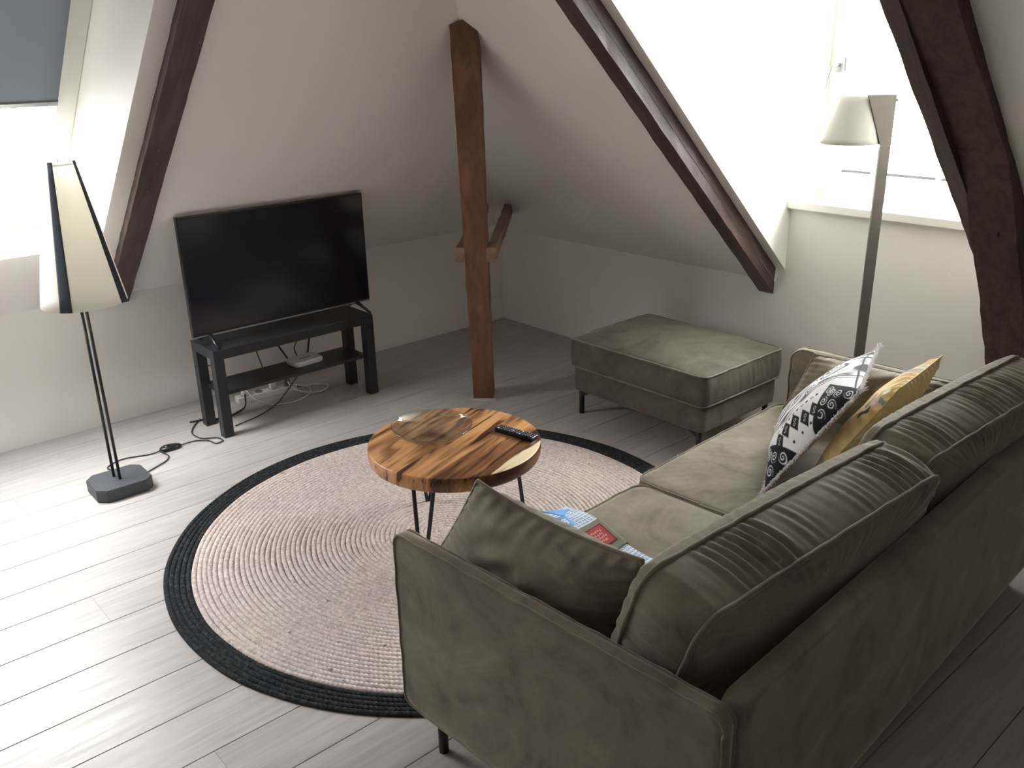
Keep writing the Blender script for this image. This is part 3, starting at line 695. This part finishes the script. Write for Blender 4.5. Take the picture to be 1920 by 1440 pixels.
# ------------------------------------------------------------ folded towel on the near seat
def sheet(name, P, colfun, m, parent=None, thick=.002):
    n1, n2, _ = P.shape; U, V_ = np.meshgrid(np.linspace(0,1,n1), np.linspace(0,1,n2), indexing='ij')
    idx = np.arange(n1*n2).reshape(n1,n2); q = np.stack([idx[:-1,:-1],idx[1:,:-1],idx[1:,1:],idx[:-1,1:]],-1).reshape(-1,4)
    me = npmesh(name, P.reshape(-1,3), q); ca = me.color_attributes.new('print','FLOAT_COLOR','POINT')
    arr = np.ones((n1*n2,4),np.float32); arr[:,:3] = colfun(U,V_).reshape(-1,3); ca.data.foreach_set('color', arr.ravel())
    o = link(name, me, m, parent, smooth=True); s = o.modifiers.new('thickness','SOLIDIFY'); s.thickness = thick; s.offset = 0; return o
def towcol(U, V):
    a = U*.36; b_ = V*.24
    r_ = (np.abs((a/.0125)%1-.5) < .26) & (np.abs((b_/.0085)%1-.5) < .27)
    c = np.where(r_[...,None], np.array([.20,.30,.46]), np.array([.70,.78,.86])); 
    return c
def bandcol(U, V):
    a = U*.12; b_ = V*.25; g = np.sin(a*900+b_*500)*np.sin(a*420-b_*800)
    c = np.where(g[...,None] > 0, np.array([.16,.19,.12]), np.array([.27,.24,.19])); return c
def lab(U, V):
    c = np.zeros(U.shape+(3,)); c[:] = (.42,.06,.06)
    for i, vc in enumerate((.25,.42,.58,.74)):   # worn lettering, too small to read
        wgl = .035*np.sin(U*70+i*2.1)*np.sin(U*31+i)
        k = (np.abs(V-vc-wgl) < .042) & (U > .12+.05*(i%2)) & (U < .88-.06*(i%3)) & (np.sin(U*95+i*4) > -.55)
        c[k] = (.58,.36,.30)
    e = (U<.035)|(U>.965)|(V<.05)|(V>.95); c[e] = (.16,.02,.03); return c
TOW = printmat('woven_cotton_print')
SEATZ = .444
def tp(a, b_, h):  # a along depth 0..1, b across 0(hidden)..1(far edge)
    d = .000 + .375*a; l = .40 + (.262-.055*a)*b_ + .01*np.sin(a*6)
    z = SEATZ + h + .008*np.sin(a*5+.5) + .004*np.sin(b_*5+a*3)
    c, s = math.cos(SR), math.sin(SR); return np.stack([SO[0]+c*d-s*l, SO[1]+s*d+c*l, z], -1)
tw = thing('folded_towel', 'folded blue and white woven towel with a red-labelled band lying on the near seat', 'towel', SW(.18,.52,SEATZ))
Aa, Bb = np.meshgrid(np.linspace(0,1,150), np.linspace(0,1,100), indexing='ij')
def rel(o): o.matrix_parent_inverse = Matrix.Translation(tw.location).inverted(); return o
tw_m = Matrix.Translation(tw.location)
def towsheet(name, P, f, th=.003):
    P = P - np.array(tw.location); return sheet(name, P, f, TOW, tw, th)
edge_drop = lambda b_, a: -.030*np.clip((b_-.90)/.10,0,1)**2
towsheet('towel_cloth', tp(Aa,Bb,.026+.010*(1-(2*Aa-1)**2) + edge_drop(Bb,Aa)), towcol, .004)
towsheet('towel_underlayer', tp(Aa*.97+.01,Bb*.98,.010+.004*np.sin(Aa*7)+0*Bb), towcol, .010)
towsheet('paper_band', tp(.37+.36*Aa, Bb*1.01,.032+.010*(1-(2*(.37+.36*Aa)-1)**2) + edge_drop(Bb,Aa)), bandcol, .002)
towsheet('red_label', tp(.43+.23*Aa, .30+.56*Bb,.0345+.010*(1-(2*(.43+.23*Aa)-1)**2)), lambda U,V: lab(1-V, U), .001).name = 'printed_label'
blue = lambda U, V: np.zeros(U.shape+(3,)) + np.array([.13,.38,.80]) + .10*U[...,None]
def tri_sheet(name, pts, n=14):
    (a0,b0,h0),(a1,b1,h1),(a2,b2,h2) = pts; u, v_ = np.meshgrid(np.linspace(0,1,n), np.linspace(0,1,n), indexing='ij')
    w0 = (1-u); w1 = u*(1-v_)+1e-4; w2 = u*v_
    a = a0*w0+a1*w1+a2*w2; b_ = b0*w0+b1*w1+b2*w2; h = h0*w0+h1*w1+h2*w2; return towsheet(name, tp(a,b_,h), blue, .002)
for pts in (((.00,.52,.046),(.14,.76,.050),(.20,.56,.052)), ((.40,.44,.058),(.17,.60,.050),(.33,.56,.054)), ((.72,.90,.040),(.66,.985,.018),(.80,.985,.014)), ((.72,.30,.055),(.66,.36,.052),(.84,.40,.050))):
    tri_sheet('blue_fold', pts)
# ------------------------------------------------------------ ottoman
OT = (1.965,-.598,0)
ot = thing('ottoman', 'rectangular olive taupe velvet ottoman with piped cushion top on black legs', 'ottoman', OT, .0)
cushion('base', .405, .290, .060, .0, .0, .025, VELO, ot, gus=.004, seed=51, mtx=mtx((0,0,.192),(1,0,0),(0,1,0)), pipes=False, wr=.001)
cushion('seat_cushion', .418, .302, .070, .046, .004, .028, VELO, ot, gus=.010, gw=.0016, wr=.002, seed=52, mtx=mtx((0,0,.332),(1,0,0),(0,1,0)), pr=.004, soft=2.4)
for sx in (-1,1):
    for sy in (-1,1):
        x, y = sx*.370, sy*.262
        lg = tube('leg', [(x,y,0),(x,y,.133)], .0135, BLK, ot, 14)
        pydata('bracket', [(x, y-.008*sy, .132),(x-.085*sx, y-.008*sy,.132),(x, y-.008*sy,.092),(x, y+.008*sy, .132),(x-.085*sx, y+.008*sy,.132),(x, y+.008*sy,.092)], [(0,1,2),(5,4,3),(0,3,4,1),(1,4,5,2),(2,5,3,0)], BLK, lg)
# ------------------------------------------------------------ rug
RGC = (2.075,-2.118); RGR = 1.045; PIT = .0188
rug = thing('round_rug', 'large round braided beige rug with a wide black border', 'rug', (RGC[0],RGC[1],0))
def rings(name, r_list, m, hh=.0125):
    V = []; Q = []; base = 0; prof = [(-.5,.0),(-.36,.62),(0,1.),(.36,.62),(.5,.0)]
    for r0, ph in r_list:
        ns = max(12, int(2*PI*r0/.0155)); seg = ns*4; th = np.arange(seg)*2*PI/seg
        cyc = th*ns
        for k, (o, h) in enumerate(prof):
            bead = .52+.48*np.abs(np.cos(cyc/2*1.0 + ph + o*2.2)); wv = .0012*np.sin(th*7+r0*40)+.0008*np.sin(th*17+r0*90)
            rad = r0 + o*PIT*(.96+.10*bead*(abs(o)>.2)) + wv
            V.append(np.c_[rad*np.cos(th), rad*np.sin(th), np.full(seg,.003)+h*(hh-.003)*bead])
        idx = base+np.arange(5*seg).reshape(5,seg)
        for k in range(4): Q.append(np.stack([idx[k], idx[k+1], np.roll(idx[k+1],-1), np.roll(idx[k],-1)],-1))
        base += 5*seg
    me = npmesh(name, np.vstack(V), np.vstack(Q)); return link(name, me, m, rug, smooth=True)
NRG = int(RGR/PIT); rl = [(RGR - PIT*(i+.5), rng.uniform(0,6)) for i in range(NRG)]
o = rings('border', rl[:5], RUGB); o['kind'] = 'stuff'
lathe('core', [(.022,.003),(.020,.010),(.010,.0115),(.0001,.0105)], RUGN, rug, 20)
o = rings('braided_centre', [x for x in rl[5:] if x[0] > .012], RUGN); o['kind'] = 'stuff'
th = np.linspace(0,2*PI,96,endpoint=False)
pydata('backing', [((RGR-.004)*math.cos(t),(RGR-.004)*math.sin(t),.0035) for t in th]+[((RGR-.001)*math.cos(t),(RGR-.001)*math.sin(t),.0003) for t in th], [tuple(range(96))]+[(96+i,96+(i+1)%96,(i+1)%96,i) for i in range(96)], RUGB, rug)
# ------------------------------------------------------------ coffee table
TC = (2.159,-2.118); TR, TZ0, TZ1 = .319, .362, .420
tb = thing('coffee_table', 'round coffee table with a thick streaky wood slab top on black hairpin legs', 'table', (TC[0],TC[1],.01))
prof = [(0,TZ0),(TR-.010,TZ0),(TR-.006,TZ0+.003),(TR-.001,TZ0+.012),(TR+.001,TZ0+.032),(TR+.001,TZ1-.006),(TR-.001,TZ1-.0015),(TR-.0035,TZ1),(0,TZ1)]
top = lathe('table_top', [(max(r,0.0001), z-.01) for r, z in prof], TW, tb, 128)
FA, FR = 164, .335
for ang, rr in ((-68,.245), (52,.245), (FA,FR-.02)):
    a = math.radians(ang); ca, sa = math.cos(a), math.sin(a)
    def Pp(rad, tan, z): return (rad*ca - tan*sa, rad*sa + tan*ca, z)
    lg = tube('leg', spline([Pp(rr-.02,-.045,TZ0-.012), Pp(rr+.0,-.026,.17), Pp(rr+.018,-.007,.014), Pp(rr+.020,.0,.006), Pp(rr+.018,.007,.014), Pp(rr+.0,.026,.17), Pp(rr-.02,.045,TZ0-.012)], 8), .0075, BLK, tb, 10)
    bbox('mounting_plate', (-.05,-.06,-.002), (.03,.06,.002), BLK, lg, .001).matrix_local = Matrix.Translation(Pp(rr-.025,0,TZ0-.0125)) @ Matrix.Rotation(a,4,'Z')
# glass bowl
bw = tag(lathe('glass_bowl', [(.0001,.004),(.052,.004),(.064,.007),(.090,.018),(.120,.037),(.142,.054),(.1475,.060),(.1490,.0615),(.1505,.060),(.1455,.052),(.1235,.034),(.093,.014),(.066,.002),(.055,.000),(.0001,.000)], BOWL, None, 96, loc=(2.096,-2.172,TZ1)), 'clear shallow glass bowl on the left of the coffee table', 'bowl')
# remote control
rc_ = thing('remote_control', 'slim black remote control lying on the right of the coffee table', 'remote', (2.286,-1.925,TZ1), math.atan2(.035,.168))
bbox('body', (-.086,-.021,0), (.086,.021,.017), mat('glossy_black_plastic',(.008,.008,.009),.18), rc_, .004, 3)
BTN = mat('grey_rubber_button', (.055,.057,.06), .35); BTW = mat('light_grey_button', (.45,.46,.47), .3)
for i in range(13):
    for j in range(3):
        x = -.074+i*.0122; y = (j-1)*.0115
        bbox('button', (x-.0040,y-.0038,.0165), (x+.0040,y+.0038,.0190), BTW if (i,j) in ((0,0),(5,1),(8,0),(8,2)) else BTN, rc_, .0008, 1)
# ------------------------------------------------------------ tv bench, television
BX0, BX1, BY0, BY1 = .345, .605, -2.353, -1.453
bn = thing('tv_bench', 'low black television bench with a lower shelf against the left wall', 'bench', ((BX0+BX1)/2,(BY0+BY1)/2,0))
cx, cy = (BX0+BX1)/2, (BY0+BY1)/2
def lb(name, lo, hi, m, parent, **k): return bbox(name, (lo[0]-cx,lo[1]-cy,lo[2]), (hi[0]-cx,hi[1]-cy,hi[2]), m, parent, **k)
lb('bench_top', (BX0,BY0,.402), (BX1,BY1,.45), LACK, bn, bev=.0015)
for x in (BX0, BX1-.05):
    for y in (BY0, BY1-.05): lb('leg', (x,y,0), (x+.05,y+.05,.4015), LACK, bn, bev=.0015)
lb('shelf', (BX0+.012,BY0+.035,.205), (BX1-.035,BY1-.035,.222), LACK, bn, bev=.0012)
tv = thing('television', 'flat black television standing on the black bench, screen off', 'television', (.479,-1.888,.45))
TW_, TZa, TZb = .500, .045, .625
bbox('cabinet', (-.022,-TW_,TZa), (.006,TW_,TZb), TVB, tv, .003)
bbox('rear_housing', (-.050,-.30,TZa+.03), (-.020,.30,TZb-.18), TVB, tv, .01)
bbox('screen', (.0055,-TW_+.008,TZa+.016), (.0075,TW_-.008,TZb-.008), SCR, tv, .0005, 1)
bbox('bottom_trim', (.004,-TW_+.002,TZa-.001), (.0095,TW_-.002,TZa+.006), SILV, tv, .0008, 1)
bbox('sensor_tab', (.004,-.055,TZa-.009), (.009,.045,TZa+.0), TVB, tv, .001, 1)
for s in (-1,1):
    y = s*.415
    V_, F_ = tube_geo([(.115,y+s*.015,.006),(.04,y+.006*s,.034),(0,y,.050),(-.045,y+.006*s,.034),(-.10,y+s*.015,.006)], [.006,.009,.012,.009,.006], 8)
    pydata('foot', V_, list(F_)+[tuple(range(7,-1,-1)),tuple(range(len(V_)-8,len(V_)))], TVB, tv, True)
# router on the shelf
rt = thing('wifi_router', 'small white router with two black antennas on the lower bench shelf', 'router', (.440,-1.795,.222), .06)
def rsq(a, b_, rc, n=6):
    out = []
    for k,(sx,sy) in enumerate(((1,1),(-1,1),(-1,-1),(1,-1))):
        for t in np.linspace(0,PI/2,n): out.append((sx*(a-rc)+rc*math.cos(t+k*PI/2), sy*(b_-rc)+rc*math.sin(t+k*PI/2)))
    return out
prism('body', rsq(.062,.088,.03), 0, .026, WPL, rt, .006, 3)
bbox('status_strip', (.0,-.035,.0258), (.010,.035,.0272), GPL, rt, .0005, 1)
for s, ty in ((-1,-.085),(1,.045)):
    tube('antenna', [(-.058,s*.060,.012),(-.066,s*.062,.02),(-.070,s*.060+ty*.6,.11),(-.072,s*.060+ty,.155)], [.005,.0055,.0055,.0042], BLK, rt, 8)
# power strip and cables behind / below the bench
ps = thing('power_strip', 'white power strip with plugs on the floor behind the bench', 'power strip', (.215,-1.93,0), math.pi/2-.08)
bbox('body', (-.17,-.028,0), (.17,.028,.036), WPL, ps, .006, 3)
for i in range(4):
    lathe('socket', [(.0001,.0362),(.017,.0362),(.0205,.038),(.0215,.0362)], GPL, ps, 20, loc=(-.12+i*.08,0,0))
for i, x in ((0,-.12),(2,.04),(3,.12)):
    bbox('plug', (x-.017,-.018,.036), (x+.017,.018,.078), WPL if i != 3 else GPL, ps, .006, 2)
def cable(pts, r, m, lab, cat='cable', group=None):
    return tag(tube('power_cable', spline(pts, 10), r, m, None, 6), lab, cat, group)
cable([(.22,-2.05,.07),(.30,-2.03,.03),(.36,-1.98,.006),(.41,-1.88,.006),(.37,-1.76,.006),(.28,-1.70,.006),(.24,-1.76,.03),(.22,-1.83,.07)], .0035, CORDW, 'white cable looped on the floor under the right half of the bench shelf')
cable([(.215,-1.81,.075),(.29,-1.80,.03),(.35,-1.74,.006),(.37,-1.66,.006),(.31,-1.60,.006),(.25,-1.66,.006),(.26,-1.76,.01),(.20,-1.86,.008)], .0045, CORDW, 'white cable curling at the right end of the power strip')
cable([(.23,-2.06,.05),(.30,-2.10,.01),(.35,-2.19,.006),(.36,-2.26,.006),(.31,-2.32,.006),(.29,-2.40,.006)], .0045, CORDB, 'thick black cable on the floor beneath the left end of the bench')
cable([(.40,-2.37,.45-.12),(.335,-2.30,.30),(.25,-2.22,.25),(.22,-2.16,.14),(.22,-2.10,.08)], .003, CORDB, 'thin black cable bulging behind the left end of the bench')
cable([(.40,-1.99,.60),(.325,-1.99,.47),(.30,-2.0,.33),(.29,-1.97,.20),(.24,-1.95,.09)], .0032, CORDB, 'black cable hanging from the television behind the bench, left of the router')
cable([(.41,-1.84,.60),(.325,-1.78,.47),(.315,-1.70,.38),(.335,-1.79,.29),(.37,-1.80,.236)], .0032, CORDB, 'black cable dropping from the television to the router')
cable([(.37,-1.74,.236),(.325,-1.70,.21),(.27,-1.76,.09),(.30,-1.86,.02),(.38,-1.96,.006),(.46,-2.10,.006),(.50,-2.25,.006)], .003, CORDB, 'thin black cable trailing over the floor below the router')
# ------------------------------------------------------------ floor lamp by the roof window
lx, ly = .795, -2.925
la = thing('floor_lamp', 'floor lamp with tall cream cone shade, dark stripes and twin thin poles', 'lamp', (lx,ly,0), -.02)
def octo(a, b_, c): return [(a-c,-b_),(a,-b_+c),(a,b_-c),(a-c,b_),(-a+c,b_),(-a,b_-c),(-a,-b_+c),(-a+c,-b_)]
prism('base', octo(.105,.118,.035), 0, .055, SLATE, la, .003)
pz = .90
polo = (-.095, .030)
for (dx, dy) in ((-.028,-.012),(.016,.0)):
    tube('pole', [(dx,dy,.05),(dx*.6-.01,dy,.90)], .0065, BLK, la, 12)
SZ0, SZ1, SR0, SR1 = .845, 1.405, .162, .061
# shade as a thin cone with stripes as their own panels
def cone_patch(name, a0, a1, m, off, parent, n=10, dz=0.):
    V = []; F = []; nz_ = 10
    for i in range(nz_+1):
        z = SZ0-dz + (SZ1-SZ0+dz)*i/nz_; r_ = SR0+(SR1-SR0)*i/nz_ + off
        for j in range(n+1): a = a0+(a1-a0)*j/n; V.append((r_*math.cos(a), r_*math.sin(a), z))
    for i in range(nz_):
        for j in range(n): F.append((i*(n+1)+j, i*(n+1)+j+1, (i+1)*(n+1)+j+1, (i+1)*(n+1)+j))
    o = pydata(name, V, F, m, parent, True); s = o.modifiers.new('thickness','SOLIDIFY'); s.thickness = .0015; s.offset = 0; return o
shd = cone_patch('lamp_shade', 2.88, 2.88+2*PI*.99999, CREAM, 0, la, 72)
a_cam = math.atan2(-3.946-ly, 4.578-lx)+.02
for dev in (math.radians(-26), math.radians(63), math.radians(-26+180)):
    hwid = math.radians(8.5); cone_patch('dark_stripe', a_cam+dev-hwid, a_cam+dev+hwid, NAVY, .003, shd, 8)
tube('shade_ring', [(SR1*math.cos(t)*.99,SR1*math.sin(t)*.99,SZ1-.012) for t in np.linspace(0,2*PI,24,endpoint=False)], .0025, WPL, shd, 6, True)
for t in (0,2.09,4.19): tube('ring_arm', [(0,0,SZ1-.02),(SR1*.98*math.cos(t),SR1*.98*math.sin(t),SZ1-.012)], .0022, WPL, shd, 6)
lathe('bulb', [(.0001,1.075),(.018,1.07),(.030,1.05),(.032,1.03),(.020,.995),(.014,.975),(.014,.93)], mat('frosted_bulb',(.85,.84,.80),.3), la, 20)
tube('lamp_holder', [(0,0,.86),(0,0,.95)], .018, BLK, la, 14)
tube('finial', [(0,0,SZ1-.02),(0,0,SZ1+.008)], .006, WPL, shd, 8)
sw = thing('foot_switch', 'oval black foot switch on the floor between the lamp and the bench', 'switch', (.538,-2.600,0), 1.45)
V = []; prof = [(1.0,0),(1.02,.006),(.96,.016),(.80,.021),(.0001,.022)]; F = []
for r_, z in prof:
    for j in range(28): t = 2*PI*j/28; V.append((.052*r_*math.cos(t), .027*r_*math.sin(t)*(1-.22*math.cos(t)), z))
for i in range(len(prof)-1):
    for j in range(28): F.append((i*28+j, i*28+(j+1)%28, (i+1)*28+(j+1)%28, (i+1)*28+j))
pydata('body', V, F, TVB, sw, True)
lathe('button', [(.0001,.026),(.013,.025),(.016,.020)], BLK, sw, 20, loc=(-.016,0,0))
cable([(lx-.05,ly+.055,.05),(.655,-2.85,.012),(.56,-2.90,.005),(.515,-2.865,.005),(.50,-2.80,.005),(.535,-2.70,.005),(.54,-2.65,.008)], .003, CORDB, 'black lamp cord curving from the lamp base to the foot switch')
cable([(.545,-2.652,.008),(.61,-2.64,.005),(.66,-2.67,.005),(.70,-2.74,.005),(.725,-2.79,.005)], .003, CORDB, 'short black loop of cord between foot switch and lamp base')
cable([(.542,-2.552,.008),(.535,-2.48,.005),(.575,-2.43,.005),(.635,-2.415,.005),(.625,-2.375,.005),(.57,-2.385,.005),(.53,-2.44,.005),(.44,-2.45,.005),(.36,-2.41,.005),(.28,-2.34,.005)], .003, CORDB, 'black cord looping from the foot switch to the bench leg')
# ------------------------------------------------------------ floor lamp at the dormer window
mx_, my_ = 2.765, -.30
lm = thing('floor_lamp', 'slim pewter floor lamp with a small grey-white shade in front of the dormer window', 'lamp', (mx_,my_,0), 0)
prism('base', [(.13*math.cos(t),.13*math.sin(t)) for t in np.linspace(0,2*PI,40,endpoint=False)], 0, .015, PEWT, lm, .003)
dirL = Vector((-.664,-.747,0)).normalized()  # towards picture-left
def LP(u, w, z): # u to the picture-left, w depth
    q = dirL*u + Vector((dirL.y,-dirL.x,0))*w; return (q.x, q.y, z)
def plate(name, prof, th, m, parent):
    V = [LP(u,-th/2,z) for u,z in prof]+[LP(u,th/2,z) for u,z in prof]; n = len(prof)
    return pydata(name, V, [tuple(range(n-1,-1,-1)), tuple(range(n,2*n))]+[(i,(i+1)%n,n+(i+1)%n,n+i) for i in range(n)], m, parent)
plate('stem', [(-.020,.012),(.020,.012),(.022,1.33),(.020,1.365),(-.022,1.365)], .014, PEWT, lm)
plate('head_bracket', [(-.022,1.366),(.020,1.366),(.092,1.567),(-.022,1.567)], .014, PEWT, lm)
tube('knob', [LP(-.022,0,1.545),LP(-.036,0,1.545)], .006, SILV, lm, 10)
c = LP(.112,.085,0)
def sh(name, parent):
    V = []; F = []; N = 64
    for i in range(9):
        f = i/8; z = 1.372+(1.562-1.372)*f; r_ = .120+(.074-.120)*f; sk = -.020*f
        for j in range(N): t = 2*PI*j/N; V.append((c[0]+r_*math.cos(t)+dirL.x*sk, c[1]+r_*math.sin(t)+dirL.y*sk, z))
    for i in range(8):
        for j in range(N): F.append((i*N+j, i*N+(j+1)%N, (i+1)*N+(j+1)%N, (i+1)*N+j))
    o = pydata(name, V, F, WHSH, parent, True); s = o.modifiers.new('thickness','SOLIDIFY'); s.thickness = .0025; return o
shw = sh('lamp_shade', lm)
prism('shade_top', [(c[0]-dirL.x*.020+.073*math.cos(t),c[1]-dirL.y*.020+.073*math.sin(t)) for t in np.linspace(0,2*PI,40,endpoint=False)], 1.557, 1.561, WHSH, shw)
